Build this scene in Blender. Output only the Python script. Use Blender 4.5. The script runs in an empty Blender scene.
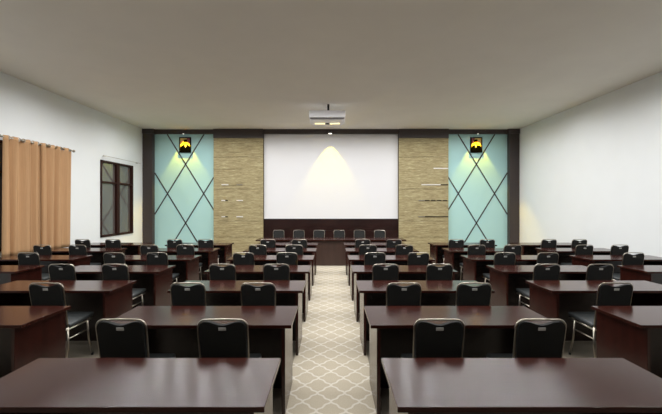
import bpy, bmesh, math, random
from mathutils import Vector, Matrix
random.seed(7)
SC = bpy.context.scene
COL = SC.collection
PI = math.pi

# ---------------------------------------------------------------- camera
cam_d = bpy.data.cameras.new('camera')
cam = bpy.data.objects.new('camera', cam_d); COL.objects.link(cam)
cam.location = (0, 0, 1.748); cam.rotation_euler = (PI/2, 0, 0)
cam_d.sensor_width = 36; cam_d.lens = 361/662*36
cam_d.shift_x = 0.0; cam_d.shift_y = -2/662
cam_d.clip_start = 0.05; cam_d.clip_end = 100
SC.camera = cam

# ---------------------------------------------------------------- world, light, exposure
W = bpy.data.worlds.new('world'); SC.world = W; W.use_nodes = True
W.node_tree.nodes['Background'].inputs[0].default_value = (0.75, 0.8, 0.9, 1)
W.node_tree.nodes['Background'].inputs[1].default_value = 0.15
SC.view_settings.view_transform = 'Standard'; SC.view_settings.look = 'None'
SC.view_settings.gamma = 1; SC.view_settings.use_curve_mapping = False
SC.view_settings.exposure = 1.1

H = 4.40; XW = 6.57; YF = 12.80; YB = -3.5
def light(name, kind, loc, energy, color=(1,1,1), rot=(0,0,0), **kw):
    d = bpy.data.lights.new(name, kind); d.energy = energy; d.color = color
    for k, v in kw.items(): setattr(d, k, v)
    o = bpy.data.objects.new(name, d); COL.objects.link(o)
    o.location = loc; o.rotation_euler = rot
    return o
# added fill: grid of unseen spots under the ceiling, without fixtures
for iy in range(11):
    for ix in range(19):
        ly = 1.6 + iy*1.0; lx = -5.6 + ix*0.6 + (iy % 3)*0.2
        if abs(lx+0.1) < 0.8 and 9.0 < ly < 10.5: continue      # the projector hangs here
        light('overhead_fill_spot', 'SPOT', (lx, ly, 4.36), 11.9 if ly > 4 else 7, (0.985, 0.995, 1.0),
              spot_size=math.radians(172), spot_blend=1.0, shadow_soft_size=0.0)
# wall-washing spots (fixtures are modelled below)
WASH = [(-0.03, 12.45, 4.195, 69, 0.35, 58, (1.0, 0.80, 0.06)),
        (-5.14, 12.57, 4.205, 68, 0.35, 125, (1.0, 0.68, 0.0)),
        (5.12, 12.57, 4.205, 68, 0.35, 125, (1.0, 0.68, 0.0))]
for x, y, z, ang, bl, e, c in WASH:
    light('wall_washer_light', 'SPOT', (x, y, z), e, c, spot_size=math.radians(ang), spot_blend=bl, shadow_soft_size=0.012)
for lx in (-0.45, -0.25, 0.10, 0.28):  # added unseen lights on top of the projector, making the pale ceiling halo
    light('ceiling_halo_fill', 'POINT', (lx, 9.66, 4.23), 0.06, (0.95, 0.97, 1.0), shadow_soft_size=0.0)

# ---------------------------------------------------------------- materials
def srgb(r, g, b):
    f = lambda c: (c/255/12.92) if c/255 <= 0.04045 else ((c/255+0.055)/1.055)**2.4
    return (f(r), f(g), f(b), 1)
MATS = {}
def new_mat(name):
    m = bpy.data.materials.new(name); m.use_nodes = True; MATS[name] = m
    nt = m.node_tree
    return m, nt, nt.nodes['Principled BSDF']
def N(nt, t, **kw):
    n = nt.nodes.new(t)
    for k, v in kw.items():
        if hasattr(n, k): setattr(n, k, v)
        else: n.inputs[k].default_value = v
    return n
def simple(name, col, rough=0.5, metal=0.0, var=0.06, scale=(20,20,20), spec=0.5, bump=0.0, coat=0.0, coat_rough=0.1, dist=0.002):
    m, nt, p = new_mat(name)
    tc = N(nt, 'ShaderNodeTexCoord'); mp = N(nt, 'ShaderNodeMapping'); mp.inputs['Scale'].default_value = scale
    no = N(nt, 'ShaderNodeTexNoise'); no.inputs['Scale'].default_value = 1.0; no.inputs['Detail'].default_value = 4
    nt.links.new(tc.outputs['Object'], mp.inputs[0]); nt.links.new(mp.outputs[0], no.inputs[0])
    cr = N(nt, 'ShaderNodeValToRGB')
    cr.color_ramp.elements[0].position = 0.3; cr.color_ramp.elements[1].position = 0.7
    cr.color_ramp.elements[0].color = [c*(1-var) for c in col[:3]]+[1]
    cr.color_ramp.elements[1].color = [min(1, c*(1+var)) for c in col[:3]]+[1]
    nt.links.new(no.outputs[0], cr.inputs[0]); nt.links.new(cr.outputs[0], p.inputs['Base Color'])
    p.inputs['Roughness'].default_value = rough; p.inputs['Metallic'].default_value = metal
    p.inputs['Specular IOR Level'].default_value = spec
    p.inputs['Coat Weight'].default_value = coat; p.inputs['Coat Roughness'].default_value = coat_rough
    if bump:
        b = N(nt, 'ShaderNodeBump'); b.inputs['Strength'].default_value = bump; b.inputs['Distance'].default_value = dist
        nt.links.new(no.outputs[0], b.inputs['Height']); nt.links.new(b.outputs[0], p.inputs['Normal'])
    return m
def emissive(name, col, strength):
    m, nt, p = new_mat(name)
    p.inputs['Base Color'].default_value = col
    p.inputs['Emission Color'].default_value = col; p.inputs['Emission Strength'].default_value = strength
    return m

M_wall = simple('white_wall_paint', srgb(229, 231, 231), 0.85, var=0.01, scale=(2,2,2), spec=0.2)
M_ceil = simple('ceiling_paint', srgb(228, 223, 214), 0.9, var=0.02, scale=(1.5,1.5,1.5), spec=0.1)
M_dark = simple('dark_brown_laminate', srgb(58, 48, 46), 0.45, var=0.06, scale=(3,3,30))
M_top = simple('mahogany_top', srgb(47, 19, 13), 0.18, var=0.18, scale=(3,40,40), spec=0.28, coat=0.0)
M_side = simple('mahogany_side', srgb(46, 18, 13), 0.22, var=0.35, scale=(14,14,1.6), spec=0.5)
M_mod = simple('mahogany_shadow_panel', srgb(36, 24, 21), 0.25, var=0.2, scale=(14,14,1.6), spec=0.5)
M_wood = simple('mahogany_wall_panel', srgb(34, 14, 11), 0.3, var=0.25, scale=(2,14,2.5))
M_headfront = simple('walnut_front_panel', srgb(62, 44, 38), 0.3, var=0.15, scale=(12,12,1.6))
M_chrome = simple('satin_chrome', srgb(176, 168, 156), 0.28, metal=1.0, var=0.03)
M_bright = simple('steel_painted_reflection', srgb(238, 235, 230), 0.3, metal=0.35, var=0.02)  # white reflection is put into the base colour of the inlay steel
M_shell = simple('black_fabric', srgb(34, 34, 33), 0.8, var=0.12, scale=(220,220,220), spec=0.25, bump=0.2)
M_seat = simple('grey_vinyl_seat', srgb(47, 50, 50), 0.5, var=0.08, scale=(90,90,90), bump=0.15)
M_plate = simple('brushed_plate', srgb(200, 198, 194), 0.4, metal=0.3, var=0.05)
M_rubber = simple('black_rubber', srgb(30, 30, 30), 0.7)
M_screen = simple('white_screen', srgb(228, 227, 228), 0.8, var=0.005, scale=(2,2,2), spec=0.1)
M_line = simple('black_seam', srgb(52, 48, 50), 0.5)
M_curt = simple('tan_curtain_cloth', srgb(184, 146, 108), 0.85, var=0.05, scale=(60,60,3), spec=0.15)
M_frame = simple('dark_red_window_wood', srgb(44, 17, 10), 0.6, var=0.15, scale=(10,10,10), spec=0.2)
M_black = simple('black_plastic', srgb(28, 26, 26), 0.4)
M_white = simple('white_plastic', srgb(238, 238, 242), 0.45, var=0.01)
M_inlay_dark = simple('dark_metal_inlay', srgb(48, 36, 30), 0.3, metal=0.5)
M_lens = emissive('lamp_lens_glow', (1.0, 0.95, 0.85, 1), 1.2)
M_slot = emissive('projector_lamp_glow', (1.0, 0.82, 0.35, 1), 0.9)

# teal back-painted glass
M_teal, nt, p = new_mat('teal_back_painted_glass')
p.inputs['Base Color'].default_value = srgb(160, 196, 190); p.inputs['Roughness'].default_value = 0.32
p.inputs['Specular IOR Level'].default_value = 0.5
tc = N(nt, 'ShaderNodeTexCoord'); no = N(nt, 'ShaderNodeTexNoise'); no.inputs['Scale'].default_value = 1.2
cr = N(nt, 'ShaderNodeValToRGB'); cr.color_ramp.elements[0].color = srgb(168, 210, 210); cr.color_ramp.elements[1].color = srgb(178, 217, 214)
nt.links.new(tc.outputs['Object'], no.inputs[0]); nt.links.new(no.outputs[0], cr.inputs[0]); nt.links.new(cr.outputs[0], p.inputs['Base Color'])

# window glass: semi-mirroring grey pane
M_pane, nt, p = new_mat('grey_window_glass')
p.inputs['Base Color'].default_value = srgb(138, 126, 122); p.inputs['Roughness'].default_value = 0.03
p.inputs['Metallic'].default_value = 0.65
no = N(nt, 'ShaderNodeTexNoise'); no.inputs['Scale'].default_value = 2.0
b = N(nt, 'ShaderNodeBump'); b.inputs['Strength'].default_value = 0.02; b.inputs['Distance'].default_value = 0.01
nt.links.new(no.outputs[0], b.inputs['Height']); nt.links.new(b.outputs[0], p.inputs['Normal'])

# split-face stone cladding, long thin horizontal courses
M_stone, nt, p = new_mat('khaki_split_stone')
tc = N(nt, 'ShaderNodeTexCoord')
def noise(scale, detail=3):
    mp = N(nt, 'ShaderNodeMapping'); mp.inputs['Scale'].default_value = scale
    n = N(nt, 'ShaderNodeTexNoise'); n.inputs['Scale'].default_value = 1; n.inputs['Detail'].default_value = detail
    nt.links.new(tc.outputs['Object'], mp.inputs[0]); nt.links.new(mp.outputs[0], n.inputs[0]); return n
n1 = noise((3.5, 3.5, 34)); n2 = noise((9, 9, 110), 2)
mx = N(nt, 'ShaderNodeMath', operation='ADD'); nt.links.new(n1.outputs[0], mx.inputs[0]); nt.links.new(n2.outputs[0], mx.inputs[1])
mh = N(nt, 'ShaderNodeMath', operation='MULTIPLY'); mh.inputs[1].default_value = 0.5; nt.links.new(mx.outputs[0], mh.inputs[0])
cr = N(nt, 'ShaderNodeValToRGB'); els = cr.color_ramp.elements
els[0].position = 0.30; els[0].color = srgb(118, 103, 72); els[1].position = 0.72; els[1].color = srgb(205, 196, 162)
e = els.new(0.45); e.color = srgb(148, 134, 98); e = els.new(0.57); e.color = srgb(170, 157, 117)
nt.links.new(mh.outputs[0], cr.inputs[0]); nt.links.new(cr.outputs[0], p.inputs['Base Color'])
b = N(nt, 'ShaderNodeBump'); b.inputs['Strength'].default_value = 0.25; b.inputs['Distance'].default_value = 0.006
nt.links.new(mh.outputs[0], b.inputs['Height']); nt.links.new(b.outputs[0], p.inputs['Normal'])
p.inputs['Roughness'].default_value = 0.8

# carpet: plain grey-brown under the desks, beige ogee trellis down the centre aisle
M_floor, nt, p = new_mat('carpet_with_trellis_aisle')
L = nt.links
tc = N(nt, 'ShaderNodeTexCoord'); sx = N(nt, 'ShaderNodeSeparateXYZ'); L.new(tc.outputs['Object'], sx.inputs[0])
def mth(op, a, b=None, c=None):
    n = N(nt, 'ShaderNodeMath', operation=op)
    for i, v in enumerate((a, b, c)):
        if v is None: continue
        if isinstance(v, (int, float)): n.inputs[i].default_value = v
        else: L.new(v, n.inputs[i])
    return n.outputs[0]
X, Y = sx.outputs[0], sx.outputs[1]
CW, CH = 0.252, 0.292      # trellis cell
# wobble the diagonals so that each cell becomes a lobed ogee
u0 = mth('ADD', mth('MULTIPLY', X, 1/CW), mth('MULTIPLY', Y, 1/CH)); v0 = mth('SUBTRACT', mth('MULTIPLY', X, 1/CW), mth('MULTIPLY', Y, 1/CH))
su = mth('MULTIPLY', mth('SINE', mth('MULTIPLY', u0, 4*PI)), 0.032); sv = mth('MULTIPLY', mth('SINE', mth('MULTIPLY', v0, 4*PI)), 0.032)
U = mth('ADD', u0, mth('MULTIPLY', sv, 1.0)); V = mth('ADD', v0, mth('MULTIPLY', su, 1.0))
s = mth('MINIMUM', mth('ABSOLUTE', mth('SINE', mth('MULTIPLY', U, PI))), mth('ABSOLUTE', mth('SINE', mth('MULTIPLY', V, PI))))
ab = mth('ABSOLUTE', s)
mr = N(nt, 'ShaderNodeMapRange'); mr.inputs['From Min'].default_value = 0.10; mr.inputs['From Max'].default_value = 0.22
mr.inputs['To Min'].default_value = 1; mr.inputs['To Max'].default_value = 0; L.new(ab, mr.inputs[0])
fn = N(nt, 'ShaderNodeTexNoise'); fn.inputs['Scale'].default_value = 130; fn.inputs['Detail'].default_value = 3; L.new(tc.outputs['Object'], fn.inputs[0])
def ramp(fac, a, bb, p0=0.3, p1=0.7):
    c = N(nt, 'ShaderNodeValToRGB'); c.color_ramp.elements[0].position = p0; c.color_ramp.elements[1].position = p1
    c.color_ramp.elements[0].color = a; c.color_ramp.elements[1].color = bb; L.new(fac, c.inputs[0]); return c.outputs[0]
beige = ramp(fn.outputs[0], srgb(168, 157, 138), srgb(186, 176, 157))
ivory = ramp(fn.outputs[0], srgb(196, 189, 175), srgb(208, 202, 189))
grey = ramp(fn.outputs[0], srgb(112, 104, 92), srgb(150, 141, 126))
def mix(f, a, bb):
    m = N(nt, 'ShaderNodeMix', data_type='RGBA'); L.new(f, m.inputs[0]); L.new(a, m.inputs[6]); L.new(bb, m.inputs[7]); return m.outputs[2]
aisle = mix(mr.outputs[0], beige, ivory)
mask = mth('LESS_THAN', mth('ABSOLUTE', X), 0.42)
L.new(mix(mask, grey, aisle), p.inputs['Base Color']); p.inputs['Roughness'].default_value = 0.95
p.inputs['Specular IOR Level'].default_value = 0.1
b = N(nt, 'ShaderNodeBump'); b.inputs['Strength'].default_value = 0.3; b.inputs['Distance'].default_value = 0.003
L.new(fn.outputs[0], b.inputs['Height']); L.new(b.outputs[0], p.inputs['Normal'])

# ---------------------------------------------------------------- mesh helpers
def box(bm, x0, x1, y0, y1, z0, z1, bev=0.0, seg=1):
    vs = [bm.verts.new((x, y, z)) for x in (x0, x1) for y in (y0, y1) for z in (z0, z1)]
    f = [(0,1,3,2), (4,6,7,5), (0,4,5,1), (2,3,7,6), (0,2,6,4), (1,5,7,3)]
    fs = [bm.faces.new([vs[i] for i in q]) for q in f]
    if bev:
        es = list({e for q in fs for e in q.edges})
        bmesh.ops.bevel(bm, geom=es, offset=bev, segments=seg, profile=0.5, affect='EDGES')
def tube(bm, pts, r, seg=10, caps=True):
    pts = [Vector(q) for q in pts]; rings = []
    up = None
    for i, q in enumerate(pts):
        a = pts[max(i-1, 0)]; c = pts[min(i+1, len(pts)-1)]
        t = (c-a).normalized()
        if up is None:
            up = Vector((0,0,1)) if abs(t.z) < 0.9 else Vector((1,0,0))
        n = (up - t*up.dot(t)).normalized(); up = n
        bb = t.cross(n)
        rings.append([bm.verts.new(q + (n*math.cos(2*PI*k/seg) + bb*math.sin(2*PI*k/seg))*r) for k in range(seg)])
    for a, c in zip(rings, rings[1:]):
        for k in range(seg):
            f = bm.faces.new((a[k], a[(k+1) % seg], c[(k+1) % seg], c[k])); f.smooth = True
    if caps:
        bm.faces.new(rings[0][::-1]); bm.faces.new(rings[-1])
def prism(bm, outline, y0, y1, bev=0.0):
    """outline in (x, z), extruded along y"""
    a = [bm.verts.new((x, y0, z)) for x, z in outline]; c = [bm.verts.new((x, y1, z)) for x, z in outline]
    n = len(a)
    f0 = bm.faces.new(a); f1 = bm.faces.new(c[::-1])
    for k in range(n): bm.faces.new((a[k], c[k], c[(k+1) % n], a[(k+1) % n]))
    if bev:
        bmesh.ops.bevel(bm, geom=list(f0.edges)+list(f1.edges), offset=bev, segments=2, profile=0.5, affect='EDGES')
def obj(name, bm, mat, parent=None, smooth=False):
    bmesh.ops.recalc_face_normals(bm, faces=bm.faces)
    me = bpy.data.meshes.new(name); bm.to_mesh(me); bm.free()
    if smooth:
        for q in me.polygons: q.use_smooth = True
    me.materials.append(mat)
    o = bpy.data.objects.new(name, me); COL.objects.link(o)
    if parent: o.parent = parent
    return o
def bx(name, dims, mat, parent=None, bev=0.0, seg=1):
    bm = bmesh.new(); box(bm, *dims, bev=bev, seg=seg); return obj(name, bm, mat, parent)
def tag(o, label, cat, group=None):
    o['label'] = label; o['category'] = cat
    if group: o['group'] = group
    return o
def empty(name, loc, rz=0):
    o = bpy.data.objects.new(name, None); COL.objects.link(o); o.location = loc; o.rotation_euler = (0, 0, rz)
    o.empty_display_size = 0.1
    return o
def struct(name, dims, mat, bev=0.0):
    o = bx(name, dims, mat, None, bev); o['kind'] = 'structure'; return o
def copy_tree(o, parent=None):
    c = o.copy(); COL.objects.link(c)
    if parent: c.parent = parent
    for ch in list(o.children): copy_tree(ch, c)
    return c

# ---------------------------------------------------------------- room shell
struct('floor', (-XW-0.2, XW+0.2, YB-0.2, YF+0.2, -0.15, 0), M_floor)
struct('ceiling', (-XW-0.2, XW+0.2, YB-0.2, YF+0.2, H, H+0.15), M_ceil)
struct('wall_right', (XW, XW+0.2, YB, YF, 0, H), M_wall)
struct('wall_front', (-XW-0.2, XW+0.2, YF, YF+0.2, 0, H), M_wall)
struct('wall_back', (-XW-0.2, XW+0.2, YB-0.2, YB, 0, H), M_wall)
# left wall with two window openings
WIN = [(10.27, 11.95, 0.82, 3.04), (6.98, 8.92, 0.82, 3.04)]
bm = bmesh.new()
def lw(y0, y1, z0, z1): box(bm, -XW-0.2, -XW, y0, y1, z0, z1)
lw(YB, 6.98, 0, H); lw(8.92, 10.27, 0, H); lw(11.95, YF, 0, H)
lw(6.98, 8.92, 0, 0.82); lw(6.98, 8.92, 3.04, H); lw(10.27, 11.95, 0, 0.82); lw(10.27, 11.95, 3.04, H)
o = obj('wall_left', bm, M_wall); o['kind'] = 'structure'
def window(i, y0, y1, z0, z1):
    w = empty('window_%d' % i, (-XW, y0, z0)); w['kind'] = 'structure'
    def part(n, a, b, c, d, x0, x1, mat): 
        return bx(n, (x0, x1, a-y0, b-y0, c-z0, d-z0), mat, w, 0.004)
    t = 0.055; ym = (y0+y1)/2
    bmf = bmesh.new()
    zt = z0 + (z1-z0)*0.715
    for a, b, c, d in ((y0, y0+t, z0, z1), (y1-t-0.03, y1, z0, z1), (y0, y1, z0, z0+t), (y0, y1, z1-t, z1), (ym-0.075, ym+0.075, z0, z1)):
        box(bmf, -0.11, 0.03, a-y0, b-y0, c-z0, d-z0, 0.004)
    obj('window_frame', bmf, M_frame, w)
    bx('transom', (-0.09, 0.02, t, (y1-y0)-t, zt-z0-0.03, zt-z0+0.03), M_frame, w, 0.004)
    for a, b in ((y0+t, ym-0.075), (ym+0.075, y1-t-0.03)):
        part('pane', a, b, z0+t, z1-t, -0.05, -0.035, M_pane)
    return w
window(1, *WIN[0]); window(2, *WIN[1])

# corner pillars, header beams
def mir(dims, s): 
    x0, x1 = sorted((dims[0]*s, dims[1]*s)); return (x0, x1)+tuple(dims[2:])
n = 1
for s in (-1, 1):
    bm = bmesh.new()
    box(bm, *mir((6.22, 6.565, 12.57, YF, 0, 4.235), s), bev=0.003)
    box(bm, *mir((6.17, 6.568, 12.54, YF, 4.235, H), s), bev=0.003)
    o = obj('trim_%d' % n, bm, M_dark); o['kind'] = 'structure'; n += 1
for s in (-1, 1):
    struct('trim_%d' % n, mir((4.10, 6.17, 12.66, YF, 4.245, H), s), M_dark); n += 1
for s in (-1, 1):
    struct('trim_%d' % n, mir((2.373, 4.10, 12.56, YF, 4.085, H), s), M_dark, 0.003); n += 1
struct('trim_%d' % n, (-2.373, 2.373, 12.62, YF, 4.24, H), M_dark)

# ---------------------------------------------------------------- feature wall
side_word = {-1: 'left', 1: 'right'}
for s in (-1, 1):
    # teal glass panel, seams on a diamond lattice
    g = empty('glass_panel', (s*5.16, 12.76, 0))
    tag(g, 'pale teal glass wall panel with dark diamond lines on the %s of the front wall' % side_word[s], 'wall panel', 'teal glass panels on the front wall')
    bx('glass_sheet', (-1.06, 1.06, -0.02, 0.039, 0.0, 4.245), M_teal, g)
    k = 12.74/361
    ux = 18.1*k; uz = 29.4*k; z1 = 1.748 + (205-164.2)*k
    ox = s*5.13 - s*5.16
    hw = 1.06; zt = 4.243
    segs = []
    for fam in (-1, 1):
        for (px, pz) in ((ox, z1), (ox + fam*(-ux), z1-uz)):
            # line through (px,pz) with slope fam*uz/ux downwards to the side fam
            pts = []
            m = -fam*uz/ux*1.0
            f = lambda x: pz + m*(x-px)
            xs = [-hw, hw]
            cand = []
            for x in xs:
                z = f(x)
                zlo = z1-2*uz-0.66*uz
                if zlo <= z <= zt: cand.append((x, z))
            for z in (z1-2*uz-0.66*uz, zt):
                x = px + (z-pz)/m
                if -hw <= x <= hw: cand.append((x, z))
            cand = sorted(set(cand), key=lambda q: q[1])
            if len(cand) >= 2: segs.append((cand[0], cand[-1]))
    for a, c in segs:
        bm = bmesh.new()
        d = Vector((c[0]-a[0], 0, c[1]-a[1])).normalized(); nrm = Vector((d.z, 0, -d.x))*0.021
        A = Vector((a[0], 0, a[1])); C = Vector((c[0], 0, c[1]))
        prism(bm, [((A+nrm).x, (A+nrm).z), ((C+nrm).x, (C+nrm).z), ((C-nrm).x, (C-nrm).z), ((A-nrm).x, (A-nrm).z)], -0.026, -0.0195)
        obj('seam', bm, M_line, g)
    # stone column with metal inlays
    st = empty('stone_column', (s*3.2365, 12.7, 0))
    tag(st, 'khaki split-stone wall column %s' % ('between left teal panel and white screen' if s < 0 else 'between white screen and right teal panel'), 'wall column', 'stone columns on the front wall')
    bm = bmesh.new(); box(bm, -0.8635, 0.8635, -0.1, 0.1, 0, 4.085)
    obj('stone_face', bm, M_stone, st)
    k = 12.6/361
    def strip(y, xa, xb, mat, name='metal_inlay', th=0.035, dep=0.012):
        z = 1.748+(205-y)*k; a = (xa-331.5)*k - s*3.2365; b2 = (xb-331.5)*k - s*3.2365
        bx(name, (a, b2, -0.1-dep, -0.098, z-th/2, z+th/2), mat, st, 0.002)
    if s < 0:
        strip(152, 221, 244, M_stone, 'ledge_course'); strip(168.4, 214, 244, M_stone, 'ledge_course')
        strip(184.7, 222, 229, M_bright); strip(184.7, 229, 237, M_stone, 'ledge_course'); strip(184.7, 237, 243, M_chrome)
        for y in (200.5, 216.7):
            strip(y, 222, 225.8, M_bright); strip(y, 225.8, 228.4, M_inlay_dark, 'dark_inlay'); strip(y, 237, 243.5, M_bright)
    else:
        strip(152, 416, 446, M_stone, 'ledge_course'); strip(168.4, 434, 448.6, M_bright)
        strip(184.7, 422, 441, M_bright); strip(184.7, 441, 448.6, M_inlay_dark, 'dark_inlay')
        for q in range(4): strip(200.5, 425.4+q*5.9, 425.4+q*5.9+4.7, M_inlay_dark, 'dark_inlay')
        strip(200.5, 419, 425.2, M_chrome)
        strip(216.7, 419, 425.2, M_chrome); strip(216.7, 425.4, 448.6, M_inlay_dark, 'dark_inlay')
    for y in (157, 189, 221, 237):
        z = 1.748+(205-y)*k
        bx('course_joint', (-0.8635, 0.8635, -0.1012, -0.099, z-0.005, z+0.005), M_inlay_dark, st)

scr = empty('projection_screen', (0, 12.76, 1.262))
tag(scr, 'large plain white projection screen in the middle of the front wall', 'screen')
bx('screen_surface', (-2.355, 2.355, -0.05, 0.039, 0, 2.978), M_screen, scr)
for s in (-1, 1): bx('side_border', mir((2.355, 2.3725, -0.07, 0.039, 0, 2.978), s), M_black, scr)
bx('bottom_border', (-2.3725, 2.3725, -0.075, 0.039, -0.011, 0.002), M_black, scr)
wp = bx('wood_wall_panel', (-2.373, 2.373, 12.69, 12.80, 0, 1.25), M_wood, None, 0.002)
tag(wp, 'dark red wood panel on the wall below the white screen', 'wall panel')

# framed portraits (generic sitter)
M_bg = simple('portrait_amber_backdrop', srgb(214, 176, 96), 0.6, var=0.15, scale=(6,6,6))
M_suit = simple('portrait_black_suit', srgb(3, 3, 4), 0.9, spec=0.0); M_skin = simple('portrait_skin', srgb(150, 92, 58), 0.5)
M_shirt = simple('portrait_white_shirt', srgb(235, 230, 220), 0.5); M_red = simple('portrait_red_drape', srgb(120, 40, 30), 0.5)
for s, X0 in ((-1, -5.14), (1, 5.12)):
    f = empty('framed_portrait', (X0, 12.727, 3.865))
    tag(f, 'black framed portrait of a person in dark suit and cap on %s teal panel' % side_word[s], 'picture', 'lamp-lit portraits on the teal panels')
    bm = bmesh.new()
    for d in ((-0.205, 0.205, 0.24, 0.273), (-0.205, 0.205, -0.273, -0.24), (-0.205, -0.172, -0.24, 0.24), (0.172, 0.205, -0.24, 0.24)):
        box(bm, d[0], d[1], -0.03, 0.012, d[2], d[3], bev=0.003)
    obj('picture_frame', bm, M_suit, f)
    pic = bx('picture', (-0.172, 0.172, -0.012, 0.008, -0.24, 0.24), M_bg, f)
    def flat(name, pts, mat, y):
        bm = bmesh.new(); prism(bm, pts, y-0.002, y); obj(name, bm, mat, pic)
    ell = lambda cx_, cz_, rx, rz, n=20: [(cx_+rx*math.cos(2*PI*q/n), cz_+rz*math.sin(2*PI*q/n)) for q in range(n)]
    t = -s*0.02
    flat('red_drape', [(-0.172*s, 0.24), (-0.172*s, 0.02), (-0.09*s, 0.14), (-0.05*s, 0.24)], M_red, -0.0121)
    flat('suit', [(-0.17, -0.238), (-0.165, -0.06), (-0.08+t, 0.0), (0.08+t, 0.0), (0.165, -0.06), (0.17, -0.238)], M_suit, -0.0141)
    flat('shirt', [(-0.03+t, 0.0), (t, -0.11), (0.03+t, 0.0)], M_shirt, -0.0161)
    flat('face', ell(t, 0.065, 0.048, 0.07), M_skin, -0.0181)
    flat('cap', [(-0.068+t, 0.095), (-0.062+t, 0.185), (0.055+t, 0.195), (0.068+t, 0.105)], M_suit, -0.0201)

# wall washer fixtures
def fixture(x, y, z, r, h, label, depth):
    e = empty('spotlight', (x, y, z)); tag(e, label, 'spotlight', 'spotlights along the header beam')
    bm = bmesh.new(); tube(bm, [(0, 0, 0.014), (0, 0, h)], r, 20)
    obj('housing', bm, M_black, e)
    bm = bmesh.new(); prof = [(r*0.97, 0.0), (r*0.97, 0.03)]
    # open ring skirt with glowing disc
    for (r0, z0), (r1, z1_) in (((r, 0.006), (r, 0.016)),):
        tube(bm, [(0, 0, z0), (0, 0, z1_)], r*1.0, 20)
    obj('lens', bm, M_lens, e)
    bx('bracket', (-0.012, 0.012, 0, depth, h*0.55, h*0.55+0.02), M_black, e)
fixture(-0.03, 12.45, 4.20, 0.06, 0.10, 'small black spotlight with glowing lens on the beam above the white screen', 0.17)
fixture(-5.14, 12.57, 4.212, 0.022, 0.06, 'tiny spotlight above the portrait on the left teal panel', 0.09)
fixture(5.12, 12.57, 4.212, 0.022, 0.06, 'tiny spotlight above the portrait on the right teal panel', 0.09)

# ---------------------------------------------------------------- ceiling projector
pj = empty('ceiling_projector', (-0.10, 9.4, H)); tag(pj, 'wide white projector hanging from the ceiling on a short black pole', 'projector')
bm = bmesh.new(); box(bm, -0.475, 0.475, 0, 0.80, -0.372, -0.185, bev=0.012, seg=2); obj('body', bm, M_white, pj)
bm = bmesh.new(); box(bm, -0.45, 0.45, 0.02, 0.05, -0.392, -0.372, bev=0.004); obj('base_tray', bm, M_dark, pj)
bm = bmesh.new(); box(bm, -0.42, 0.42, 0.10, 0.76, -0.408, -0.372, bev=0.004); obj('underside_cover', bm, M_white, pj)
bm = bmesh.new(); tube(bm, [(0.03, 0.12, -0.19), (0.03, 0.12, 0.0)], 0.028, 14); obj('pole', bm, M_black, pj)
bx('lamp_slot', (-0.34, -0.07, 0.50, 0.60, -0.412, -0.406), M_slot, pj)
bx('lamp_slot', (0.07, 0.34, 0.50, 0.60, -0.412, -0.406), M_slot, pj)
bm = bmesh.new(); tube(bm, [(0, 0.55, -0.43), (0, 0.55, -0.40)], 0.06, 16); obj('lens', bm, M_black, pj)

# ---------------------------------------------------------------- curtain + rods on the left wall
def rod(y0, y1, z, x, label, rr=0.012):
    e = empty('curtain_rod', (x, y0, z)); tag(e, label, 'curtain rod')
    bm = bmesh.new(); tube(bm, [(0, 0, 0), (0, y1-y0, 0)], rr, 12); obj('bar', bm, M_chrome, e)
    for yy in (0, y1-y0):
        bm = bmesh.new(); bmesh.ops.create_uvsphere(bm, u_segments=14, v_segments=10, radius=rr*2.0)
        bmesh.ops.translate(bm, verts=bm.verts, vec=(0, yy, 0)); obj('finial', bm, M_chrome, e, True)
    for yy in (0.10, y1-y0-0.10):
        bx('bracket', (-(x+XW), 0.0, yy-0.012, yy+0.012, -0.012, 0.012), M_chrome, e, 0.002)
    return e
CX = -6.455
rod(7.02, 9.06, 3.10, CX, 'chrome curtain rod carrying the tan curtains', 0.017)
rod(10.30, 12.25, 3.16, -6.48, 'thin pale curtain rod without cloth above the far left window', 0.007)
def curtain(y0, y1, folds, label, ph=0.0):
    bm = bmesh.new(); nu = folds*14; nz = 26; grid = []
    z1c, z0c = 3.13, 0.72
    rnd = random.Random(int(y0*100)); wob = [rnd.uniform(-1, 1) for _ in range(folds+2)]
    for j in range(nz+1):
        v = j/nz; row = []
        for i in range(nu+1):
            u = i/nu; a = u*folds*2*PI+ph
            k = int(u*folds); wb = wob[k]
            amp = 0.062*(1+0.25*wb-0.10*v+0.2*v*wb)
            x = amp*(math.sin(a)+0.30*math.sin(3*a+wb*2)*(0.3+v))
            yy = y0+(y1-y0)*u + 0.030*math.sin(u*PI)*math.sin(u*9+wb*0.0+y0*3) + 0.030*v*math.sin(a*0.5+wb*3) + 0.018*math.sin(2*a)*1.0
            row.append(bm.verts.new((x, yy-y0, (z1c+(z0c-z1c)*v)-z0c)))
        grid.append(row)
    for j in range(nz):
        for i in range(nu):
            f = bm.faces.new((grid[j][i], grid[j][i+1], grid[j+1][i+1], grid[j+1][i])); f.smooth = True
    o = obj('curtain', bm, M_curt, None, True); o.location = (CX, y0, z0c)
    md = o.modifiers.new('thickness', 'SOLIDIFY'); md.thickness = 0.003
    tag(o, label, 'curtain', 'tan curtains over the near left window')
    # chrome eyelets at the rod
    for i in range(folds*2):
        a = (i+0.0)*PI - ph
        yy = (a/(folds*2*PI))*(y1-y0)
        if not 0.02 < yy < y1-y0-0.02: continue
        bm = bmesh.new(); cn = 16; R = 0.036; r = 0.008
        pts = [(0.0+R*math.cos(2*PI*q/cn)*0.35, yy+R*math.cos(2*PI*q/cn)*0.94, 3.10-0.72+R*math.sin(2*PI*q/cn)) for q in range(cn+1)]
        tube(bm, pts, r, 6, caps=False); obj('eyelet', bm, M_chrome, o)
    return o
curtain(7.10, 8.06, 4, 'tan eyelet curtain, near one of the pair, hanging on left wall')
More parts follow.
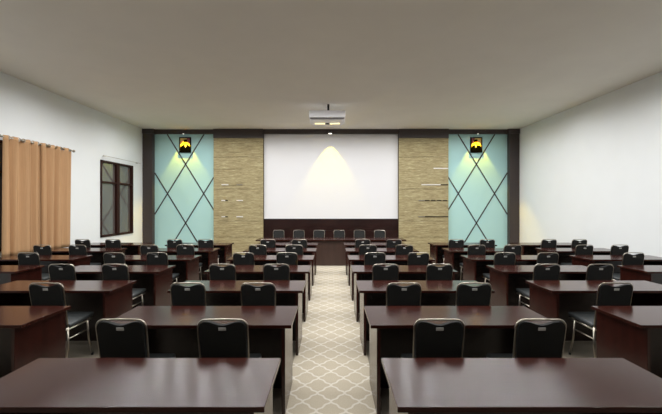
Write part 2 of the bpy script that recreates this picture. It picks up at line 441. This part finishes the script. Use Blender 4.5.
curtain(8.03, 8.98, 4, 'tan eyelet curtain, far one of the pair, nearer the dark window', 0.0)

# ---------------------------------------------------------------- desks
DL, DD = 1.575, 0.575
def make_desk():
    r = empty('conference_desk', (0, 0, 0))
    bm = bmesh.new(); box(bm, -DL/2, DL/2, 0, DD, 0.724, 0.752, bev=0.003, seg=2); obj('desk_top', bm, M_top, r)
    for s in (-1, 1):
        bm = bmesh.new(); box(bm, *mir((DL/2-0.052-0.03, DL/2-0.052, 0.0, DD, 0, 0.724), s), bev=0.002); obj('side_panel', bm, M_side, r)
    bm = bmesh.new(); box(bm, -(DL/2-0.082), DL/2-0.082, 0.455, 0.475, 0.0, 0.724); obj('modesty_panel', bm, M_mod, r)
    return r
ORD = ['nearest', 'second nearest', 'third nearest', 'fourth nearest', 'fifth nearest', 'sixth nearest', 'farthest']
COLN = {-3: 'column along the curtained left wall', -2: 'column between left aisle gaps', -1: 'column just left of the patterned carpet aisle',
        1: 'column just right of the patterned carpet aisle', 2: 'column between right aisle gaps', 3: 'column along the bare right wall'}
COLN = {-3: 'column by the curtained left wall', -2: 'second column from left wall', -1: 'column left of the carpet aisle',
        1: 'column right of the carpet aisle', 2: 'second column from right wall', 3: 'column by the bare right wall'}
CXS = {1: 0.328+DL/2, 2: 2.567+DL/2, 3: 4.727+DL/2}
desk0 = make_desk(); used = False
RN = lambda k: 1.79+1.2*k
for c in (-3, -2, -1, 1, 2, 3):
    rows = {1: range(7), 2: range(1, 7), 3: range(3, 7)}[abs(c)]
    for i in rows:
        o = desk0 if not used else copy_tree(desk0); used = True
        o.location = (CXS[abs(c)]*(1 if c > 0 else -1), RN(i) - (0.012 if i == 0 else 0), 0)
        left = i - rows[0]; n = len(rows)
        ordw = 'nearest' if left == 0 else ('farthest' if left == n-1 else ['', 'second nearest', 'third nearest', 'fourth nearest', 'fifth nearest', 'sixth nearest'][left])
        tag(o, 'dark mahogany desk, %s visible, %s' % (ordw, COLN[c]), 'desk', 'mahogany desks in rows')

# head table
ht = empty('head_table', (0, 10.33, 0)); tag(ht, 'long dark mahogany head table facing the desks at the front of the room', 'table')
bm = bmesh.new(); box(bm, -2.16, 2.16, 0, 0.70, 0.715, 0.75, bev=0.004, seg=2); obj('table_top', bm, M_top, ht)
bx('front_panel', (-1.98, 1.98, 0.06, 0.09, 0, 0.715), M_headfront, ht, 0.003)
for s in (-1, 1): bx('side_panel', mir((1.98, 2.01, 0.05, 0.66, 0, 0.715), s), M_side, ht, 0.003)

# ---------------------------------------------------------------- chairs (origin at floor under the back; faces +y)
def make_chair(plate=True):
    r = empty('stacking_chair', (0, 0, 0))
    hw = 0.1765; top = 0.930; R = 0.055; y_at = lambda z: 0.085-0.085*(z-0.45)/0.49   # back leans towards -y
    # back frame arch
    pts = [(-0.170, y_at(0.44), 0.44)]
    for z in (0.56, 0.70, 0.80): pts.append((-hw+0.006*(0.80-z)/0.36, y_at(z), z))
    for q in range(0, 7):
        a = PI - q*PI/12; pts.append((-hw+R+R*math.cos(a), y_at(top-R+R*math.sin(a)), top-R+R*math.sin(a)))
    pts2 = [(-x, y, z) for x, y, z in reversed(pts)]
    bm = bmesh.new(); tube(bm, pts+[(0, y_at(top+0.003), top+0.003)]+pts2, 0.0075, 10); obj('back_frame', bm, M_chrome, r)
    # padded back with a scooped top edge
    b0, b1 = 0.47, top-0.012
    out = [(-0.155, b0)]
    for q in range(1, 5): out.append((-0.157-0.012*q/4, b0+(b1-0.07-b0)*q/4))
    Rr = 0.045; xh = 0.169
    for q in range(0, 6):
        a = PI-q*PI/10; out.append((-xh+Rr+Rr*math.cos(a), b1-Rr+Rr*math.sin(a)))
    sc = 0.03
    if plate:
        for q in range(1, 12):
            u = q/12; x = -0.108+0.216*u
            out.append((x, b1-sc*0.5*(1-math.cos(2*PI*u)) ** 0.8 if plate else b1))
    mirror = [(-x, z) for x, z in reversed(out) if x < -0.109 or not plate]
    outl = out+mirror
    # triangulated slab following the leaning plane
    bm = bmesh.new()
    prism(bm, outl, -0.016, 0.018, bev=0.005)
    for v in bm.verts: v.co.y += y_at(v.co.z)
    obj('backrest', bm, M_shell, r)
    if plate:
        zc = 0.866
        bm = bmesh.new(); box(bm, -0.027, 0.027, -0.0195, -0.0150, zc-0.012, zc+0.012, bev=0.002)
        for v in bm.verts: v.co.y += y_at(v.co.z)
        obj('metal_plate', bm, M_plate, r)
    # seat cushion
    bm = bmesh.new(); box(bm, -0.185, 0.185, 0.10, 0.50, 0.425, 0.472, bev=0.018, seg=3)
    for v in bm.verts: v.co.z += 0.02*(v.co.y-0.1)/0.4 ; v.co.x *= 1.0-0.06*(0.5-v.co.y)
    obj('seat', bm, M_seat, r, True)
    bm = bmesh.new()
    tube(bm, [(-0.17, 0.08, 0.415), (-0.178, 0.47, 0.422), (0.178, 0.47, 0.422), (0.17, 0.08, 0.415), (-0.17, 0.08, 0.415)], 0.009, 8); obj('seat_frame', bm, M_chrome, r)
    for s in (-1, 1):
        bm = bmesh.new(); tube(bm, [(s*0.178, 0.38, 0.428), (s*0.184, 0.40, 0.20), (s*0.19, 0.45, 0.012)], 0.010, 8); l = obj('leg', bm, M_chrome, r)
        bm = bmesh.new(); tube(bm, [(s*0.19, 0.45, 0.0), (s*0.19, 0.45, 0.03)], 0.013, 8); obj('foot_cap', bm, M_rubber, l)
        bm = bmesh.new(); tube(bm, [(s*0.17, 0.088, 0.44), (s*0.18, 0.075, 0.25), (s*0.188, 0.02, 0.012)], 0.010, 8); l = obj('leg', bm, M_chrome, r)
        bm = bmesh.new(); tube(bm, [(s*0.188, 0.02, 0.0), (s*0.188, 0.02, 0.03)], 0.013, 8); obj('foot_cap', bm, M_rubber, l)
        bm = bmesh.new(); tube(bm, [(s*0.179, 0.08, 0.32), (s*0.183, 0.40, 0.32)], 0.007, 8); obj('stretcher', bm, M_chrome, r)
    return r
chair0 = make_chair(True); first = True
SEAT = {-1: {0: 'left', 1: 'right'}}
for c in (-3, -2, -1, 1, 2, 3):
    s = 1 if c > 0 else -1
    plan = {1: {i: (0, 1) for i in range(1, 7)}, 2: {2: (0,), 3: (0, 1), 4: (0, 1), 5: (0, 1), 6: (0, 1)},
            3: {4: (0,), 5: (0, 1), 6: (0, 1)}}[abs(c)]
    drows = {1: range(7), 2: range(1, 7), 3: range(3, 7)}[abs(c)]
    for i, ks in plan.items():
        for k in ks:                        # 0 = seat nearer the centre aisle, 1 = outer seat
            o = chair0 if first else copy_tree(chair0); first = False
            x = CXS[abs(c)] + (-0.362 if k == 0 else 0.362) + {1: ({1: 0.02, 2: 0.01}.get(i, 0.0), 0.022), 2: (-0.012, 0.0), 3: (0.03, 0.03)}[abs(c)][k]
            o.location = (s*x, RN(i)-0.42, 0)
            left = i-drows[0]; n = len(drows)
            ordw = 'farthest' if left == n-1 else ['nearest', 'second nearest', 'third nearest', 'fourth nearest', 'fifth nearest', 'sixth nearest'][left]
            hand = ('right' if k == 0 else 'left') if s < 0 else ('left' if k == 0 else 'right')
            tag(o, 'black chair, %s seat, %s desk, %s' % (hand, ordw, COLN[c]), 'chair', 'black stacking chairs at the desks')
headc = make_chair(False)
hl = ['leftmost', 'second from left', 'third from left', 'third from right', 'second from right', 'rightmost']
for q in range(6):
    o = headc if q == 0 else copy_tree(headc)
    o.location = ((q-2.5)*0.655-0.06, 11.72, 0); o.rotation_euler = (0, 0, PI)
    tag(o, 'black chair facing the room, %s of six behind the head table' % hl[q], 'chair', 'chairs behind the head table')
